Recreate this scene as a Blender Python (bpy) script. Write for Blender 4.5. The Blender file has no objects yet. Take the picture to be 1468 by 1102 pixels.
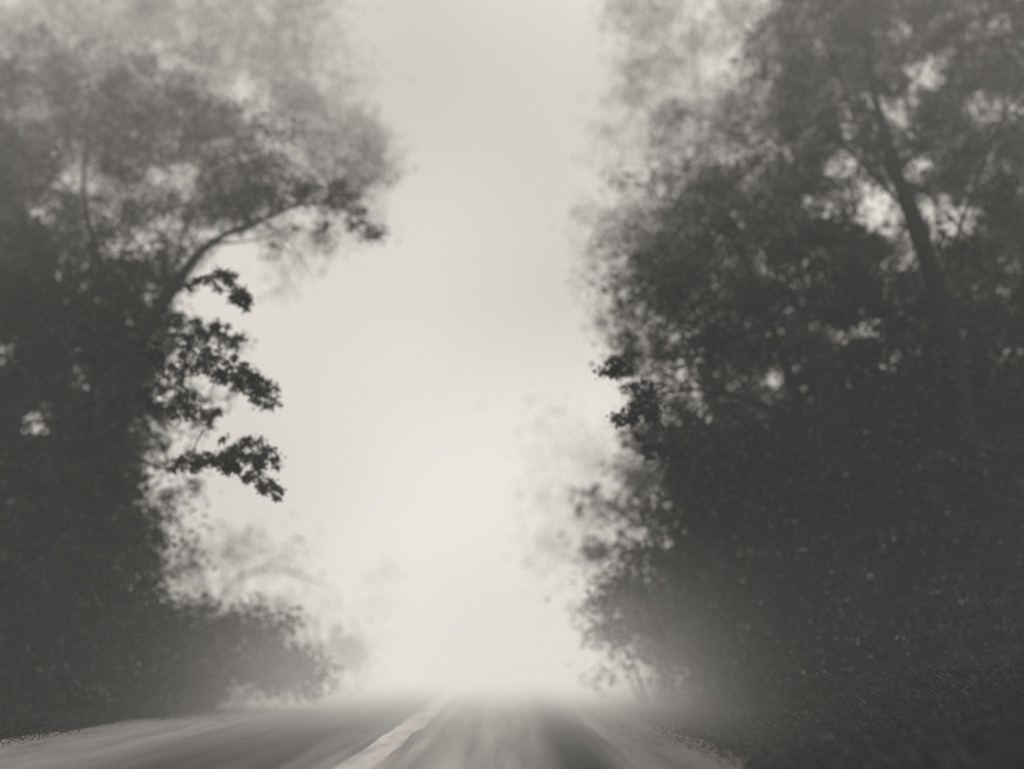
import bpy, math, random
import numpy as np
from mathutils import Vector, noise as mn
rng = np.random.default_rng(7); random.seed(7)
C = bpy.context.scene.collection
S = bpy.context.scene
TH = math.radians(15.06); FP = 1409.0; H = 1.5

def at(px, py, Y):
    u = (px-734)/FP; v = (551-py)/FP
    t = Y/(math.cos(TH)-v*math.sin(TH))
    return (u*t, Y, H+t*(math.sin(TH)+v*math.cos(TH)))

# ---------------------------------------------------------------- terrain
def sm(a, b, x):
    t = max(0., min(1., (x-a)/(b-a))); return t*t*(3-2*t)
def gh(x, y):
    n = mn.noise(Vector((x*.25, y*.25, 0)))*.18 + mn.noise(Vector((x*.9, y*.9, 3)))*.05
    w = max(sm(3.3, 5.5, x), sm(8.6, 10.8, -x))
    r = 1.25*sm(3.2, 9.5, x) + .7*sm(8.8, 13, -x)
    return -.03 + w*(n+.04) + r

# ---------------------------------------------------------------- materials
def mat(name):
    m = bpy.data.materials.new(name); m.use_nodes = True
    return m, m.node_tree.nodes, m.node_tree.links, m.node_tree.nodes['Principled BSDF']
def ramp(N, stops):
    r = N.new('ShaderNodeValToRGB'); e = r.color_ramp.elements
    e[0].position, e[0].color = stops[0][0], (*stops[0][1], 1)
    e[1].position, e[1].color = stops[-1][0], (*stops[-1][1], 1)
    for p, c in stops[1:-1]:
        k = e.new(p); k.color = (*c, 1)
    return r
def g(v): return (v*1.06, v, v*.96)
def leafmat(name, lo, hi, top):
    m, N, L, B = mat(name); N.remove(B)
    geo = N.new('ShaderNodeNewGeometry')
    r = ramp(N, [(0, g(lo)), (.75, g(hi)), (.93, g(hi*1.7)), (1, g(top))])  # palest few leaves: wet glints put into the diffuse colour
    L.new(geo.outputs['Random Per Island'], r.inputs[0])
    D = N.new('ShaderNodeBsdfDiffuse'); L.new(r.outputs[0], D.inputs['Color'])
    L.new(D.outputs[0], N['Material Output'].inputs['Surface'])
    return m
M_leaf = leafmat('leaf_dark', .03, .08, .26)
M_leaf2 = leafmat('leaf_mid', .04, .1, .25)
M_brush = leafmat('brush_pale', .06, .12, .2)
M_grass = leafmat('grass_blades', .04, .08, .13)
def noisemat(name, stops, scale, rough, bump=.3, detail=4, stretch=(1,1,1), bscale=None):
    m, N, L, B = mat(name)
    tc = N.new('ShaderNodeTexCoord'); mp = N.new('ShaderNodeMapping'); mp.inputs['Scale'].default_value = stretch
    L.new(tc.outputs['Object'], mp.inputs[0])
    nz = N.new('ShaderNodeTexNoise'); nz.inputs['Scale'].default_value = scale; nz.inputs['Detail'].default_value = detail; nz.inputs['Roughness'].default_value = .65
    L.new(mp.outputs[0], nz.inputs['Vector'])
    r = ramp(N, stops); L.new(nz.outputs['Fac'], r.inputs[0]); L.new(r.outputs[0], B.inputs['Base Color'])
    nb = N.new('ShaderNodeTexNoise'); nb.inputs['Scale'].default_value = bscale or scale*4; nb.inputs['Detail'].default_value = 3
    L.new(mp.outputs[0], nb.inputs['Vector'])
    b = N.new('ShaderNodeBump'); b.inputs['Strength'].default_value = bump; b.inputs['Distance'].default_value = .03
    L.new(nb.outputs['Fac'], b.inputs['Height']); L.new(b.outputs[0], B.inputs['Normal'])
    B.inputs['Roughness'].default_value = rough; B.inputs['Specular IOR Level'].default_value = .25
    return m
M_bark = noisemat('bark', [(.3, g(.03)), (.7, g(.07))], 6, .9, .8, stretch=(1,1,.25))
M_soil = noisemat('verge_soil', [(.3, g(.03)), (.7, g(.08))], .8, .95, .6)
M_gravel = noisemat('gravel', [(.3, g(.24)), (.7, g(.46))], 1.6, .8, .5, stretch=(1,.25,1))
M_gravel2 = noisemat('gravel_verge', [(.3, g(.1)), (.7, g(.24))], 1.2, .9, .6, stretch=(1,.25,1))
M_paint = noisemat('worn_paint', [(.3, g(.3)), (.6, g(.85))], 1.6, .5, .2, stretch=(1.5,.2,1))
m, N, L, B = mat('asphalt'); M_asph = m
tc = N.new('ShaderNodeTexCoord'); sx = N.new('ShaderNodeSeparateXYZ'); L.new(tc.outputs['Object'], sx.inputs[0])
mp = N.new('ShaderNodeMapping'); mp.inputs['Scale'].default_value = (2.2, .1, 1); L.new(tc.outputs['Object'], mp.inputs[0])
nz = N.new('ShaderNodeTexNoise'); nz.inputs['Scale'].default_value = 1.3; nz.inputs['Detail'].default_value = 5; L.new(mp.outputs[0], nz.inputs['Vector'])
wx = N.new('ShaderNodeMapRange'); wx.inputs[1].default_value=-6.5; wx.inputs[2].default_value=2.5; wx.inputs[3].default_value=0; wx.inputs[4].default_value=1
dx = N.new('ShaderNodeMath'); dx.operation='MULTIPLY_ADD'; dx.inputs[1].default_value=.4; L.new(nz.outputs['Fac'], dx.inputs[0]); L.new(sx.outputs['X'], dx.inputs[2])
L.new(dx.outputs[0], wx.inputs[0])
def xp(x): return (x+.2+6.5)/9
rl = ramp(N, [(xp(-6.3), g(.34)), (xp(-5.6), g(.2)), (xp(-4.6), g(.06)), (xp(-3.2), g(.08)), (xp(-2.5), g(.24)), (xp(-1.5), g(.4)), (xp(-.2), g(.38)), (xp(.4), g(.24)), (xp(.75), g(.02)), (xp(1.2), g(.02)), (xp(1.65), g(.24)), (xp(2.1), g(.15))])  # tree reflection painted dark at left, haze pale mid-lane; dusty edge, tar streak
L.new(wx.outputs[0], rl.inputs[0])
fr = N.new('ShaderNodeTexNoise'); fr.inputs['Scale'].default_value = 40; L.new(tc.outputs['Object'], fr.inputs['Vector'])
mx = N.new('ShaderNodeMix'); mx.data_type = 'RGBA'; mx.blend_type = 'OVERLAY'; mx.inputs[0].default_value = .7
L.new(rl.outputs[0], mx.inputs[6]); L.new(fr.outputs['Fac'], mx.inputs[7])
mr = N.new('ShaderNodeMapRange'); mr.inputs[1].default_value=.3; mr.inputs[2].default_value=.7; mr.inputs[3].default_value=.6; mr.inputs[4].default_value=1.5; L.new(nz.outputs['Fac'], mr.inputs[0])
m2 = N.new('ShaderNodeMix'); m2.data_type='RGBA'; m2.blend_type='MULTIPLY'; m2.inputs[0].default_value=1; L.new(mx.outputs[2], m2.inputs[6]); L.new(mr.outputs[0], m2.inputs[7])
L.new(m2.outputs[2], B.inputs['Base Color']); B.inputs['Roughness'].default_value = .65; B.inputs['Specular IOR Level'].default_value = .25
b = N.new('ShaderNodeBump'); b.inputs['Strength'].default_value=.35; b.inputs['Distance'].default_value=.01; L.new(fr.outputs['Fac'], b.inputs['Height']); L.new(b.outputs[0], B.inputs['Normal'])

# ---------------------------------------------------------------- mesh helpers
def mesh_obj(name, V, F, m, parent=None, smooth=False, origin=(0,0,0)):
    me = bpy.data.meshes.new(name); V = np.asarray(V, dtype=np.float32) - np.array(origin, dtype=np.float32)
    F = np.asarray(F, dtype=np.int32); k = F.shape[1]
    me.vertices.add(len(V)); me.vertices.foreach_set('co', V.ravel())
    me.loops.add(F.size); me.loops.foreach_set('vertex_index', F.ravel())
    me.polygons.add(len(F)); me.polygons.foreach_set('loop_start', np.arange(0, F.size, k, dtype=np.int32))
    me.update(calc_edges=True); me.validate()
    if smooth: me.polygons.foreach_set('use_smooth', np.ones(len(F), dtype=bool))
    me.materials.append(m)
    o = bpy.data.objects.new(name, me); C.objects.link(o)
    if parent: o.parent = parent
    else: o.location = origin
    return o
def thing(name, label, cat, loc, group=None):
    o = bpy.data.objects.new(name, None); C.objects.link(o); o.location = loc; o.empty_display_size = .3
    o['label'] = label; o['category'] = cat
    if group: o['group'] = group
    return o
def struct(o, kind='structure', label=None, cat=None):
    o['kind'] = kind
    if label: o['label'] = label
    if cat: o['category'] = cat
    return o

NL = 0
def leaves(cent, sig, n, size):
    global NL
    size = np.repeat(np.broadcast_to(size, (len(cent),)), n)
    c = np.repeat(cent, n, axis=0); s = np.repeat(sig, n)[:, None]; NL += len(c)
    p = c + rng.normal(size=c.shape)*s*np.array([1, 1, .75])
    d = rng.normal(size=p.shape); d[:, 2] -= .5; d /= np.linalg.norm(d, axis=1)[:, None]
    q = rng.normal(size=p.shape); q -= (q*d).sum(1)[:, None]*d; q /= np.linalg.norm(q, axis=1)[:, None]
    Ls = (size*rng.uniform(.6, 1.35, len(p)))[:, None]; W = Ls*.32
    V = np.stack([p, p+d*Ls*.45+q*W, p+d*Ls, p+d*Ls*.45-q*W], 1).reshape(-1, 3)
    F = np.arange(len(V)).reshape(-1, 4)
    return V, F
def inpoly(P, poly):
    x, y = P[:, 0], P[:, 1]; ins = np.zeros(len(P), bool); n = len(poly)
    for i in range(n):
        x1, y1 = poly[i]; x2, y2 = poly[(i+1) % n]
        c = ((y1 > y) != (y2 > y)) & (x < (x2-x1)*(y-y1)/(y2-y1+1e-9)+x1); ins ^= c
    return ins
def area(poly):
    a = 0
    for i in range(len(poly)):
        x1, y1 = poly[i]; x2, y2 = poly[(i+1) % len(poly)]; a += x1*y2-x2*y1
    return abs(a)/2
def region(poly, Y, dy, layers, r, holes=(), jit=8, lf=None):
    A = area(poly)/FP**2*Y*Y*1.1; n = max(4, int(layers*A/(math.pi*r*r)))
    xs = [p[0] for p in poly]; ys = [p[1] for p in poly]; out = np.zeros((0, 2))
    while len(out) < n:
        P = np.stack([rng.uniform(min(xs), max(xs), n*3), rng.uniform(min(ys), max(ys), n*3)], 1)
        P = P[inpoly(P, poly)]
        k = np.array([mn.noise(Vector((a/55., b/55., Y))) for a, b in P]); P = P[k > rng.uniform(-.9, .2, len(P))]
        out = np.concatenate([out, P])
    out = out[:n] + rng.normal(size=(n, 2))*jit
    for hx, hy, hr in holes:
        a = np.arctan2(out[:, 1]-hy, out[:, 0]-hx)
        out = out[np.hypot(out[:, 0]-hx, (out[:, 1]-hy)*1.15) > hr*(1+.35*np.sin(a*3+hx))+r*.55*FP/Y]
    Ys = Y + rng.uniform(-dy, dy, len(out))
    return np.array([at(a, b, y) for (a, b), y in zip(out, Ys)])

def tube(pts, rad, seg=9, V=None, F=None, rough=0):
    off = len(V)
    pts = [Vector(p) for p in pts]
    for i, p in enumerate(pts):
        t = (pts[min(i+1, len(pts)-1)]-pts[max(i-1, 0)]).normalized()
        a = t.cross(Vector((0.3, 1, 0.1))).normalized(); b_ = t.cross(a)
        for k in range(seg):
            an = 2*math.pi*k/seg; rr = rad[i]*(1+rough*mn.noise(Vector((math.cos(an)*2, math.sin(an)*2, i*.35))))
            V.append(tuple(p+(a*math.cos(an)+b_*math.sin(an))*rr))
    for i in range(len(pts)-1):
        for k in range(seg):
            F.append((off+i*seg+k, off+i*seg+(k+1) % seg, off+(i+1)*seg+(k+1) % seg, off+(i+1)*seg+k))
def smoothpath(pts, rad, sub=5):
    P = [Vector(p) for p in pts]; out = []; ro = []
    for i in range(len(P)-1):
        p0 = P[max(i-1, 0)]; p1 = P[i]; p2 = P[i+1]; p3 = P[min(i+2, len(P)-1)]
        for k in range(sub):
            t = k/sub
            out.append(.5*((2*p1)+(p2-p0)*t+(2*p0-5*p1+4*p2-p3)*t*t+(3*p1-p0-3*p2+p3)*t**3)); ro.append(rad[i]*(1-t)+rad[i+1]*t)
    out.append(P[-1]); ro.append(rad[-1]); return out, ro

def tree(name, label, cat, trunks, regions, leaf=.12, npc=55, mleaf=None, group=None, nlimb=26, limb_r=.05):
    paths = []
    for t in trunks:
        pts = [at(*p) for p, _ in t]; rad = [r for _, r in t]
        pts, rad = smoothpath(pts, rad); paths.append((pts, rad))
    b0 = paths[0][0][0]; z0 = gh(b0[0], b0[1]); base = (b0[0], b0[1], z0)
    pts, rad = paths[0]
    low = [Vector((b0[0], b0[1], z0-.3)), Vector((b0[0], b0[1], z0+.1))]
    if b0[2] > z0+.4: paths[0] = (low+pts, [rad[0]*1.7, rad[0]*1.35]+rad)
    root = thing(name, label, cat, base, group)
    V = []; F = []
    for pts, rad in paths: tube(pts, rad, 12, V, F, .35)
    cl = [region(*a) for a in regions]; allc = np.concatenate(cl)
    tp = [(p, r) for pts, rad in paths for p, r in zip(pts, rad)][4:]
    idx = rng.choice(len(allc), min(nlimb, len(allc)), replace=False)
    for i in idx:
        e = Vector(allc[i]); bst = min(tp, key=lambda q: (q[0]-e).length+max(0, (q[0].z-e.z))*1.2)
        s = bst[0]; d = e-s; ln = d.length
        if ln < .4: continue
        r0 = min(bst[1]*.6, limb_r*(.4+ln*.16))
        pp = [s]
        for k in range(1, 7):
            t = k/6; q = s+d*t; q.z += math.sin(t*math.pi)*ln*.09
            w = .05*ln*(1 if k < 6 else .3)
            q += Vector((random.uniform(-w, w), random.uniform(-w, w), random.uniform(-w, w)*.7)); pp.append(q)
        pr = [r0*(1-k/6)+.008 for k in range(7)]
        a, b_ = smoothpath(pp, pr, 3); tube(a, b_, 5, V, F)
        for k in range(2, 7):
            for _ in range(2):
                q = pp[k]; dd = Vector((random.gauss(0, 1), random.gauss(0, 1), random.gauss(0, .7)))*(.12*ln)
                tube([q, q+dd*.5+Vector((0, 0, .05)), q+dd], [pr[k]*.5+.004, pr[k]*.3+.003, .003], 4, V, F)
    mesh_obj('trunk', V, F, M_bark, root, True, base)
    sig = np.concatenate([np.full(len(c), a[4]*.5) for c, a in zip(cl, regions)])*rng.uniform(.6, 1.4, len(allc))
    lsz = np.concatenate([np.full(len(c), a[7] if len(a) > 7 else leaf) for c, a in zip(cl, regions)])
    LV, LF = leaves(allc, sig, npc, lsz)
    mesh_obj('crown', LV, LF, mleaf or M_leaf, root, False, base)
    return root

def shrub(name, label, poly, Y, dy, layers, r, leaf=.11, npc=50, mleaf=None, group=None, cat='shrub', jit=10):
    c = region(poly, Y, dy, layers, r, (), jit)
    c = np.array([p for p in c if p[2] > gh(p[0], p[1])-.1])
    cx = float(c[:, 0].mean()); cy = Y; z0 = gh(cx, cy); base = (cx, cy, z0)
    root = thing(name, label, cat, base, group)
    V = []; F = []
    for i in rng.choice(len(c), min(14, len(c)), replace=False):
        e = Vector(c[i]); s = Vector((cx*.7+e.x*.3, cy+random.uniform(-.3, .3), 0)); s.z = gh(s.x, s.y)-.1
        mid = s.lerp(e, .5)+Vector((random.uniform(-.2, .2), 0, random.uniform(0, .3)))
        a, b_ = smoothpath([s, mid, e], [.025, .015, .005], 3); tube(a, b_, 5, V, F)
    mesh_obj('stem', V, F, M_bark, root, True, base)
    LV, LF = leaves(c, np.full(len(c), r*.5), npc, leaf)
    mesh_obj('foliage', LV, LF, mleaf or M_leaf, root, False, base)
    return root

# ---------------------------------------------------------------- ground, road
xs = np.unique(np.concatenate([np.linspace(-250, -30, 12), np.arange(-30, 30, .5), np.linspace(30, 250, 12)]))
ys = np.unique(np.concatenate([np.linspace(-60, 0, 7), np.arange(0, 70, .7), np.linspace(70, 400, 30)]))
V = [(x, y, gh(x, y)) for y in ys for x in xs]; nx = len(xs)
F = [(j*nx+i, j*nx+i+1, (j+1)*nx+i+1, (j+1)*nx+i) for j in range(len(ys)-1) for i in range(nx-1)]
struct(mesh_obj('ground', V, F, M_soil, None, True))
def strip(name, x0, x1, z, m, y0=-30, y1=300, wob=0, step=.6):
    ys = np.arange(y0, 80, step).tolist()+np.linspace(80, y1, 20).tolist(); V = []; F = []
    for y in ys:
        V += [(x0+wob*mn.noise(Vector((y*.6, x0, 0))), y, z), (x1+wob*mn.noise(Vector((y*.5, x1, 7))), y, z)]
    F = [(2*i, 2*i+1, 2*i+3, 2*i+2) for i in range(len(ys)-1)]
    return struct(mesh_obj(name, V, F, m))
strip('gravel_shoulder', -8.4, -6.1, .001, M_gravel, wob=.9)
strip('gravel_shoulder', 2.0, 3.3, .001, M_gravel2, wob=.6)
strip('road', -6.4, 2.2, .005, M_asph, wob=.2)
strip('centre_line', -2.3, -1.8, .009, M_paint, wob=.08)

def grass():
    n = 150000
    side = rng.random(n) < .75
    y = 9+rng.random(n)**1.1*34
    x = np.where(side, 2.7+rng.random(n)**.9*10, -8.0-rng.random(n)**1.2*6)
    z = np.array([max(gh(a, b), 0) for a, b in zip(x, y)])
    h = rng.uniform(.04, .15, n)*np.clip(np.abs(np.where(x > 0, x-2.3, x+7.8))*.6+.15, .15, 1.2)
    a = rng.uniform(0, 2*math.pi, n); w = rng.uniform(.008, .018, n)
    p = np.stack([x, y, z-.02], 1); s = np.stack([np.cos(a)*w, np.sin(a)*w, 0*a], 1)
    ln = np.stack([rng.normal(size=n)*.4*h, rng.normal(size=n)*.4*h, h], 1)
    V = np.stack([p-s, p+s, p+ln*.6+s*.6, p+ln*1.0+np.stack([ln[:, 0], ln[:, 1], -h*.15], 1)*.7], 1).reshape(-1, 3)
    return mesh_obj('verge_grass', V, np.arange(len(V)).reshape(-1, 4), M_grass)
struct(grass(), 'stuff', 'rough dark grass along both sides of the road', 'grass')

# ---------------------------------------------------------------- left side
LH = [(110,250,15),(262,262,18),(340,115,18),(60,295,9),(150,265,7),(330,205,6),(55,160,7),(0,500,13),(52,615,13)]
SY = 20.3   # the low sprays hang forward of the trunk, over the shoulder
tree('arching_tree', 'big dark roadside tree on the left whose long limb arches out over the road', 'tree',
     [[((118,960,25.5),.42),((140,760,25.5),.36),((165,600,25),.32),((200,490,24.6),.26),((250,410,24),.14),((300,350,23.5),.08),((370,318,23.3),.05),((440,292,23.2),.035),((505,305,23.2),.022),((538,345,23.2),.01)],
      [((190,520,25.5),.2),((150,400,25.3),.12),((120,280,25.5),.07),((130,160,26),.03)],
      [((180,560,25.5),.18),((90,420,25),.1),((20,300,25),.05)],
      [((170,600,25.5),.08),((195,650,23.5),.04),((240,672,21.5),.02),((290,660,SY),.013),((345,652,SY),.009),((392,690,SY),.005)],
      [((185,560,25.5),.08),((235,500,23.4),.04),((300,515,SY+.5),.018),((350,535,SY),.01),((398,576,SY),.005)],
      [((240,430,25),.05),((280,405,22.4),.02),((345,425,SY),.007)],
      [((370,318,23.4),.025),((410,340,23.5),.013),((450,400,23.5),.006)],
      [((300,350,23.6),.04),((360,345,23.5),.018),((420,330,23.5),.01),((470,335,23.5),.005)]],
     [([(-80,100),(60,90),(200,110),(300,150),(380,190),(430,240),(445,285),(330,330),(285,350),(235,430),(-80,470)],25.3,1.6,11,.44,LH,20),
      ([(230,80),(420,150),(500,220),(535,280),(440,290),(340,250)],26,1.2,3.8,.5,LH,24),
      ([(-80,50),(250,60),(340,140),(200,220),(-80,220)],26.3,1.2,5,.5,LH,28),
      ([(370,262),(440,258),(500,270),(540,315),(548,378),(525,345),(485,312),(400,300)],23.6,.5,2.8,.28,LH,9),
      ([(310,345),(420,318),(480,330),(480,410),(440,420),(400,380),(330,360)],24.8,.5,1.0,.42,(),18),
      ([(-80,400),(240,380),(235,470),(205,560),(185,620),(195,690),(-80,740)],25.4,1.3,10,.42,LH,14,.16),
      ([(265,400),(300,395),(325,385),(368,432),(350,440),(318,428),(300,420)],SY,.4,2.1,.11,(),4,.085),
      ([(225,440),(290,460),(325,462),(352,500),(322,505),(300,498),(235,480)],SY+.5,.4,1.8,.12,(),5,.085),
      ([(215,495),(300,505),(350,520),(388,548),(412,582),(385,585),(352,562),(300,548),(215,540)],SY,.4,2.0,.12,(),5,.085),
      ([(200,555),(270,560),(325,595),(300,606),(250,598),(190,600)],SY+.5,.4,1.8,.12,(),5,.085),
      ([(200,430),(300,450),(335,530),(300,590),(190,620)],24.5,.6,2.8,.38,(),20),
      ([(225,672),(262,655),(300,640),(320,632),(355,632),(402,655),(395,668),(360,664),(330,672),(290,672)],SY,.3,2.2,.1,(),4,.08),
      ([(335,668),(372,672),(392,688),(407,708),(388,712),(362,694)],SY,.2,1.9,.085,(),4,.075),
      ([(185,610),(260,600),(280,650),(250,700),(270,780),(200,780)],25.5,.6,2.6,.4,(),28)],
     leaf=.12, npc=45, nlimb=24, limb_r=.03)
tree('tall_tree', 'pale hazy tall tree behind the arching tree, crown lost in fog at upper left', 'tree',
     [[((150,950,34),.25),((190,700,34),.2),((240,430,34),.15),((300,200,34),.08),((350,60,34),.04)],[((240,430,34),.1),((400,260,34),.05),((520,170,34),.02)]],
     [([(-60,-80),(410,-80),(450,40),(490,120),(530,190),(545,230),(520,270),(480,290),(380,260),(100,300),(-60,260)],33,2.5,10,1.0,[(340,115,4)],38),
      ([(300,240),(500,290),(490,410),(430,400),(380,340)],34,2,1.8,.9,(),28)],
     leaf=.17, npc=120, mleaf=M_leaf2, nlimb=14, limb_r=.03)
tree('woodland_tree', 'dense leaning tree at the left edge, dark down to the ground', 'tree',
     [[((20,980,29),.35),((0,700,29),.3),((-30,400,29),.22),((-60,200,29),.1)]],
     [([(-200,120),(60,200),(140,400),(180,600),(190,800),(-200,1000)],28.5,1.2,7,.6,LH,16)],
     leaf=.3, npc=40, nlimb=8)
shrub('undergrowth_shrub', 'tall dark thicket beneath the arching tree at the left edge', [(-120,680),(140,640),(190,720),(220,820),(280,900),(340,1000),(-120,1060)], 24.8, 1.6, 7, .48, leaf=.14, npc=62, jit=28)
shrub('undergrowth_shrub', 'broad shadowy thicket behind the arching tree trunk', [(-160,640),(130,640),(190,780),(240,1000),(-160,1000)], 27, .8, 8, .6, leaf=.36, npc=36, jit=18)
shrub('roadside_shrub', 'rounded dark bush beside the gravel shoulder, right of the thicket', [(210,880),(290,885),(370,900),(420,925),(445,970),(200,990)], 26.5, 1.0, 12, .46, leaf=.16, jit=16, npc=65)
shrub('roadside_shrub', 'small grey bush farther along the left shoulder, half lost in fog', [(400,915),(480,920),(530,950),(520,968),(400,970)], 34, 1.5, 5, .7, leaf=.2, mleaf=M_leaf2, jit=20, npc=70)
tree('arching_tree', 'faint low spreading tree in the fog above the left bushes', 'tree',
     [[((300,960,39),.14),((310,880,39),.12),((340,830,39),.09),((400,815,39),.06),((470,840,39),.03)],[((310,880,39),.12),((270,780,39),.09),((230,700,39),.04)]],
     [([(150,640),(230,670),(280,760),(400,815),(470,850),(500,900),(510,970),(200,970)],39,3,4.2,1.3,(),36)],
     leaf=.22, npc=110, mleaf=M_leaf2, nlimb=14)
tree('far_tree', 'faint distant tree on the left just above where the road fades', 'tree',
     [[((520,950,51),.08),((515,880,51),.06),((510,840,51),.03)]],
     [([(450,850),(540,850),(580,890),(580,950),(450,950)],50,2,4,1.5,(),30)],
     leaf=.28, npc=110, mleaf=M_leaf2, nlimb=5)

# ---------------------------------------------------------------- right side
RH = [(1252,290,20),(1182,300,8),(1342,298,13),(1388,308,9),(1212,240,6),(1325,100,15),(1215,482,8),(1245,462,3),(1276,516,7),(1102,545,2),(1385,625,5),(1080,260,4),(1050,225,4),(1240,130,4),(1420,170,4),(1165,470,2)]
tree('leaning_tree', 'dark tree on the right bank with a leaning trunk seen between bright gaps', 'tree',
     [[((1450,1000,24.8),.38),((1425,820,24.6),.34),((1385,600,24),.29),((1345,420,23.1),.24),((1308,310,22.8),.19),((1280,230,23),.15),((1250,120,23.8),.1),((1238,0,25),.05)],
      [((1345,420,23.1),.08),((1385,300,23.1),.045),((1440,160,23.4),.025)],
      [((1308,310,22.8),.05),((1200,200,23.2),.03),((1110,120,23.6),.012)],
      [((1290,255,22.8),.035),((1340,290,23),.02),((1400,350,23.2),.01)]],
     [([(1110,-70),(1560,-70),(1560,560),(1400,580),(1250,500),(1150,380),(1080,250),(1050,180),(1120,80)],24.8,1.3,6.6,.42,RH,22),
      ([(1130,350),(1280,400),(1500,430),(1500,620),(1180,640)],25.5,1,4,.38,RH,18),
      ([(1250,520),(1560,450),(1560,960),(1300,960)],24.3,.6,3.5,.4,RH,18,.15)],
     leaf=.13, npc=45, nlimb=16, limb_r=.035)
tree('spreading_tree', 'dense dark tree right of the road with leafy tips reaching toward the fog', 'tree',
     [[((1180,930,25.5),.3),((1175,760,25.5),.24),((1150,600,25.5),.18),((1100,450,25.5),.1),((1050,330,25.5),.05)],
      [((1150,600,25),.1),((1020,560,23),.04),((920,570,20.6),.012),((885,595,20.3),.005)],
      [((1100,470,25),.06),((980,500,23),.025),((872,530,20.4),.005)]],
     [([(1060,210),(1200,340),(1320,480),(1380,700),(1100,760),(980,690),(945,650),(920,610),(920,560),(900,510),(898,440),(925,370),(980,280)],24.8,1.5,11,.44,RH,22),
      ([(880,490),(868,400),(875,320),(930,210),(1100,110),(1160,300),(990,460)],26.6,1.2,6.5,.62,RH,24),
      ([(858,524),(885,518),(925,530),(940,560),(905,548),(885,540),(862,538)],20.4,.3,1.9,.1,(),4,.085),
      ([(895,545),(940,555),(950,600),(905,605),(882,606),(876,598),(896,580)],20.4,.3,2,.11,(),5,.085),
      ([(915,620),(960,610),(980,660),(940,665),(918,650)],21.5,.3,1.6,.14,(),7,.1)],
     leaf=.13, npc=45, nlimb=12, limb_r=.03)
tree('tall_tree', 'pale tall tree at upper right whose ragged edge borders the open fog', 'tree',
     [[((1040,930,34),.25),((1030,700,34),.2),((1010,400,34),.13),((1000,150,34),.07),((990,0,34),.03)]],
     [([(900,-80),(1220,-80),(1180,250),(1030,420),(980,490),(925,520),(880,440),(860,370),(880,290),(900,200),(900,80)],33,2.5,9,1.0,[(1000,85,2)],32)],
     leaf=.17, npc=120, mleaf=M_leaf2, nlimb=10, limb_r=.03)
tree('woodland_tree', 'large grey tree standing behind the leaning trunk at upper right', 'tree',
     [[((1370,930,29.5),.3),((1400,600,29.5),.24),((1430,300,29.5),.16),((1440,100,29.5),.08)],[((1400,600,29.5),.14),((1350,350,29.4),.08),((1330,150,29.4),.03)]],
     [([(1120,-60),(1600,-60),(1600,800),(1000,800),(1000,500),(1100,300)],29,1.5,6.5,.6,RH,20)],
     leaf=.24, npc=50, nlimb=8)
tree('woodland_tree', 'dense shadowy tree filling the lower right below the leafy tips', 'tree',
     [[((1330,930,25.5),.3),((1320,760,25.5),.22),((1310,640,25.5),.1)]],
     [([(980,650),(1200,600),(1560,540),(1560,980),(1100,950),(950,920),(900,880),(930,790)],25,1.6,8,.48,(),26)],
     leaf=.15, npc=60, nlimb=8)
tree('roadside_tree', 'grey tree in thin fog below the dark leafy tips on the right', 'tree',
     [[((945,920,31),.14),((945,820,31),.1),((950,720,31),.04)]],
     [([(925,620),(1000,600),(1000,930),(870,900),(855,850),(875,780),(895,710)],30,1.5,9,.85,(),28)],
     leaf=.2, npc=90, mleaf=M_leaf2, nlimb=8)
tree('far_tree', 'faint ghostly tree beside the vanishing road, nearly lost in fog', 'tree',
     [[((870,935,47),.08),((840,800,47),.06),((805,680,47),.03)]],
     [([(765,630),(800,610),(880,600),(900,760),(880,930),(835,930),(815,850),(790,760),(765,700)],46,2,5.5,1.8,(),30)],
     leaf=.26, npc=150, mleaf=M_leaf2, nlimb=5)
shrub('roadside_shrub', 'low dark bush at the foot of the right bank nearest the fog', [(850,865),(910,855),(980,860),(1010,920),(1000,950),(930,945),(865,912)], 27.5, 1.0, 9, .5, leaf=.17, jit=18, npc=65)
shrub('roadside_shrub', 'low grey brush on the right bank between the road edge and the dense trees', [(890,930),(1000,915),(1120,925),(1200,990),(1080,1010),(960,975)], 25, 1.2, 4.5, .46, leaf=.12, mleaf=M_brush, jit=24, npc=65)
shrub('undergrowth_shrub', 'broad dark undergrowth on the bank at the lower right corner', [(1130,940),(1300,880),(1560,860),(1560,1110),(1300,1070),(1140,1010)], 22.5, 1.8, 7, .48, leaf=.14, jit=26, npc=55)
shrub('undergrowth_shrub', 'wide shadowy thicket behind the right-hand trunks', [(980,640),(1600,560),(1600,980),(970,960)], 27.5, .8, 8, .6, leaf=.36, npc=36, jit=14)
print('leaves', NL)

# ---------------------------------------------------------------- fog
def box(name, a, b_, m):
    V = [(x, y, z) for z in (a[2], b_[2]) for y in (a[1], b_[1]) for x in (a[0], b_[0])]
    F = [(0,2,3,1),(4,5,7,6),(0,1,5,4),(2,6,7,3),(0,4,6,2),(1,3,7,5)]
    return mesh_obj(name, V, F, m)
m = bpy.data.materials.new('fog'); m.use_nodes = True; N = m.node_tree.nodes; L = m.node_tree.links; N.clear()
out = N.new('ShaderNodeOutputMaterial'); geo = N.new('ShaderNodeNewGeometry'); sp = N.new('ShaderNodeSeparateXYZ')
L.new(geo.outputs['Position'], sp.inputs[0])
def MR(src, a, b_, c, d, st='SMOOTHSTEP'):
    n = N.new('ShaderNodeMapRange'); n.interpolation_type = st
    for i, v in zip((1, 2, 3, 4), (a, b_, c, d)): n.inputs[i].default_value = v
    L.new(src, n.inputs[0]); return n.outputs[0]
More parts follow.
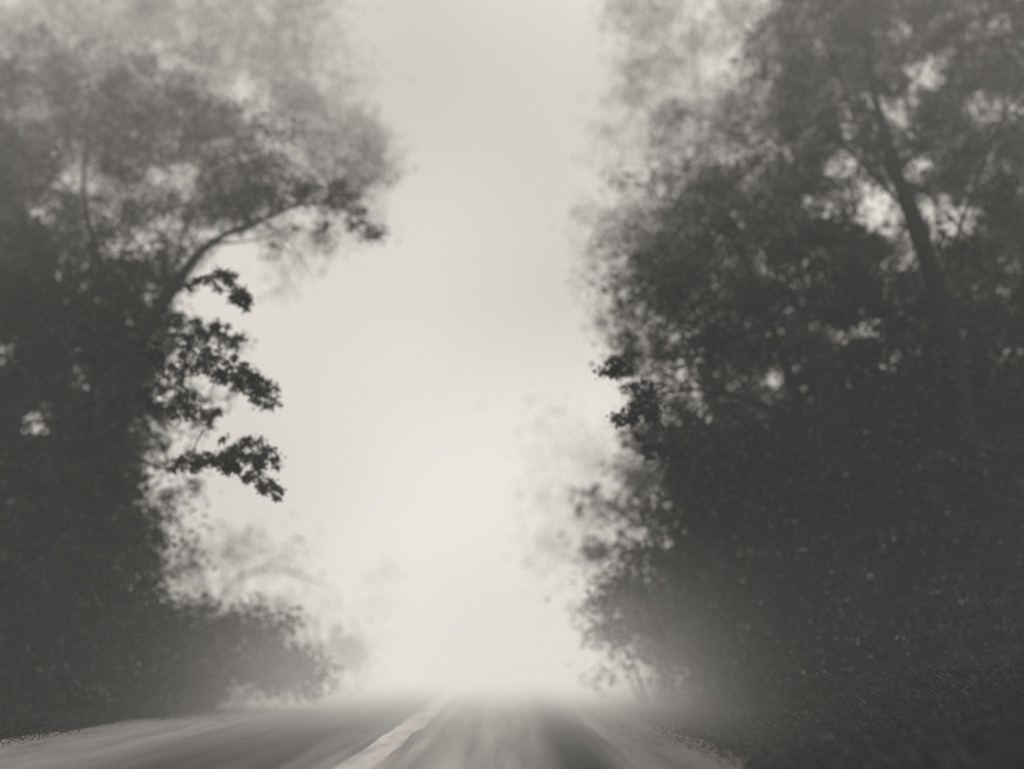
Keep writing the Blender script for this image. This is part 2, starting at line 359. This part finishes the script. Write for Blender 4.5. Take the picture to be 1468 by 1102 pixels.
def MA(op, a, b_):
    n = N.new('ShaderNodeMath'); n.operation = op
    for i, v in enumerate((a, b_)):
        if isinstance(v, (int, float)): n.inputs[i].default_value = v
        else: L.new(v, n.inputs[i])
    return n.outputs[0]
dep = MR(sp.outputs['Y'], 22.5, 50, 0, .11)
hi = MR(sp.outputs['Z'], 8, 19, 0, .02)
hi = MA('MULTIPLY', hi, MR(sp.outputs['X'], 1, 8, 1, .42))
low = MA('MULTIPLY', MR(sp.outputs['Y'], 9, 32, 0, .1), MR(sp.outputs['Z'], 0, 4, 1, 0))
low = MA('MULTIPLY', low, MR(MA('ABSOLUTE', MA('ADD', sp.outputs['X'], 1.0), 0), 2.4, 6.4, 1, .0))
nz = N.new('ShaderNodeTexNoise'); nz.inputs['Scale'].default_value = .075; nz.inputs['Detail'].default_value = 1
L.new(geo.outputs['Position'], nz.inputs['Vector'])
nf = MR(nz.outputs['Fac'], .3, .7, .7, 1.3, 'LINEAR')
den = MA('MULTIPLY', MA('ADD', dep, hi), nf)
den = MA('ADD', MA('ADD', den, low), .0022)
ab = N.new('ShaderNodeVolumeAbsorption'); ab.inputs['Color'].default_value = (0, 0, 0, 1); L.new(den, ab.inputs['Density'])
lum = MA('MULTIPLY', MR(nz.outputs['Fac'], .3, .7, 1.18, .74, 'LINEAR'), MR(sp.outputs['Z'], 10, 32, 1.03, .94))  # painted fog brightness: noise patches, dimmer higher up
em = N.new('ShaderNodeEmission'); em.inputs['Color'].default_value = (.775, .738, .685, 1); L.new(MA('MULTIPLY', den, lum), em.inputs['Strength'])  # glow stands in for daylight scattered inside the fog
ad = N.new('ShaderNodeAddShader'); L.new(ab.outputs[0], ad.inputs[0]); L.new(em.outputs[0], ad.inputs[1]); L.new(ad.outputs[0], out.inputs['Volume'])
try: m.cycles.volume_step_rate = 1.0
except Exception as e: print(e)
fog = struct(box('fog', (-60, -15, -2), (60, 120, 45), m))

# ---------------------------------------------------------------- light, camera
W = bpy.data.worlds.new('World'); S.world = W; W.use_nodes = True; N = W.node_tree.nodes; L = W.node_tree.links
sky = N.new('ShaderNodeTexSky'); sky.sky_type = 'NISHITA'; sky.sun_disc = False
EL, RO = math.radians(55), math.radians(10)
sky.sun_elevation = EL; sky.sun_rotation = RO; sky.dust_density = 4
hs = N.new('ShaderNodeHueSaturation'); hs.inputs['Saturation'].default_value = .05
L.new(sky.outputs[0], hs.inputs['Color']); L.new(hs.outputs[0], N['Background'].inputs[0]); N['Background'].inputs[1].default_value = .12
sl = bpy.data.lights.new('sun', 'SUN'); sl.energy = 1.0; sl.angle = math.radians(20); sl.color = (1, .97, .92)
so = bpy.data.objects.new('sun', sl); C.objects.link(so)
dv = Vector((math.sin(RO)*math.cos(EL), math.cos(RO)*math.cos(EL), math.sin(EL)))
so.rotation_euler = dv.to_track_quat('Z', 'Y').to_euler()
cd = bpy.data.cameras.new('camera'); cam = bpy.data.objects.new('camera', cd); C.objects.link(cam)
cam.location = (0, 0, H); cam.rotation_euler = (math.radians(90)+TH, 0, 0)
cd.sensor_width = 36; cd.lens = 36*FP/1468; cd.clip_end = 2000
cd.dof.use_dof = True; cd.dof.focus_distance = 17; cd.dof.aperture_fstop = .1
S.camera = cam
S.view_settings.view_transform = 'Standard'
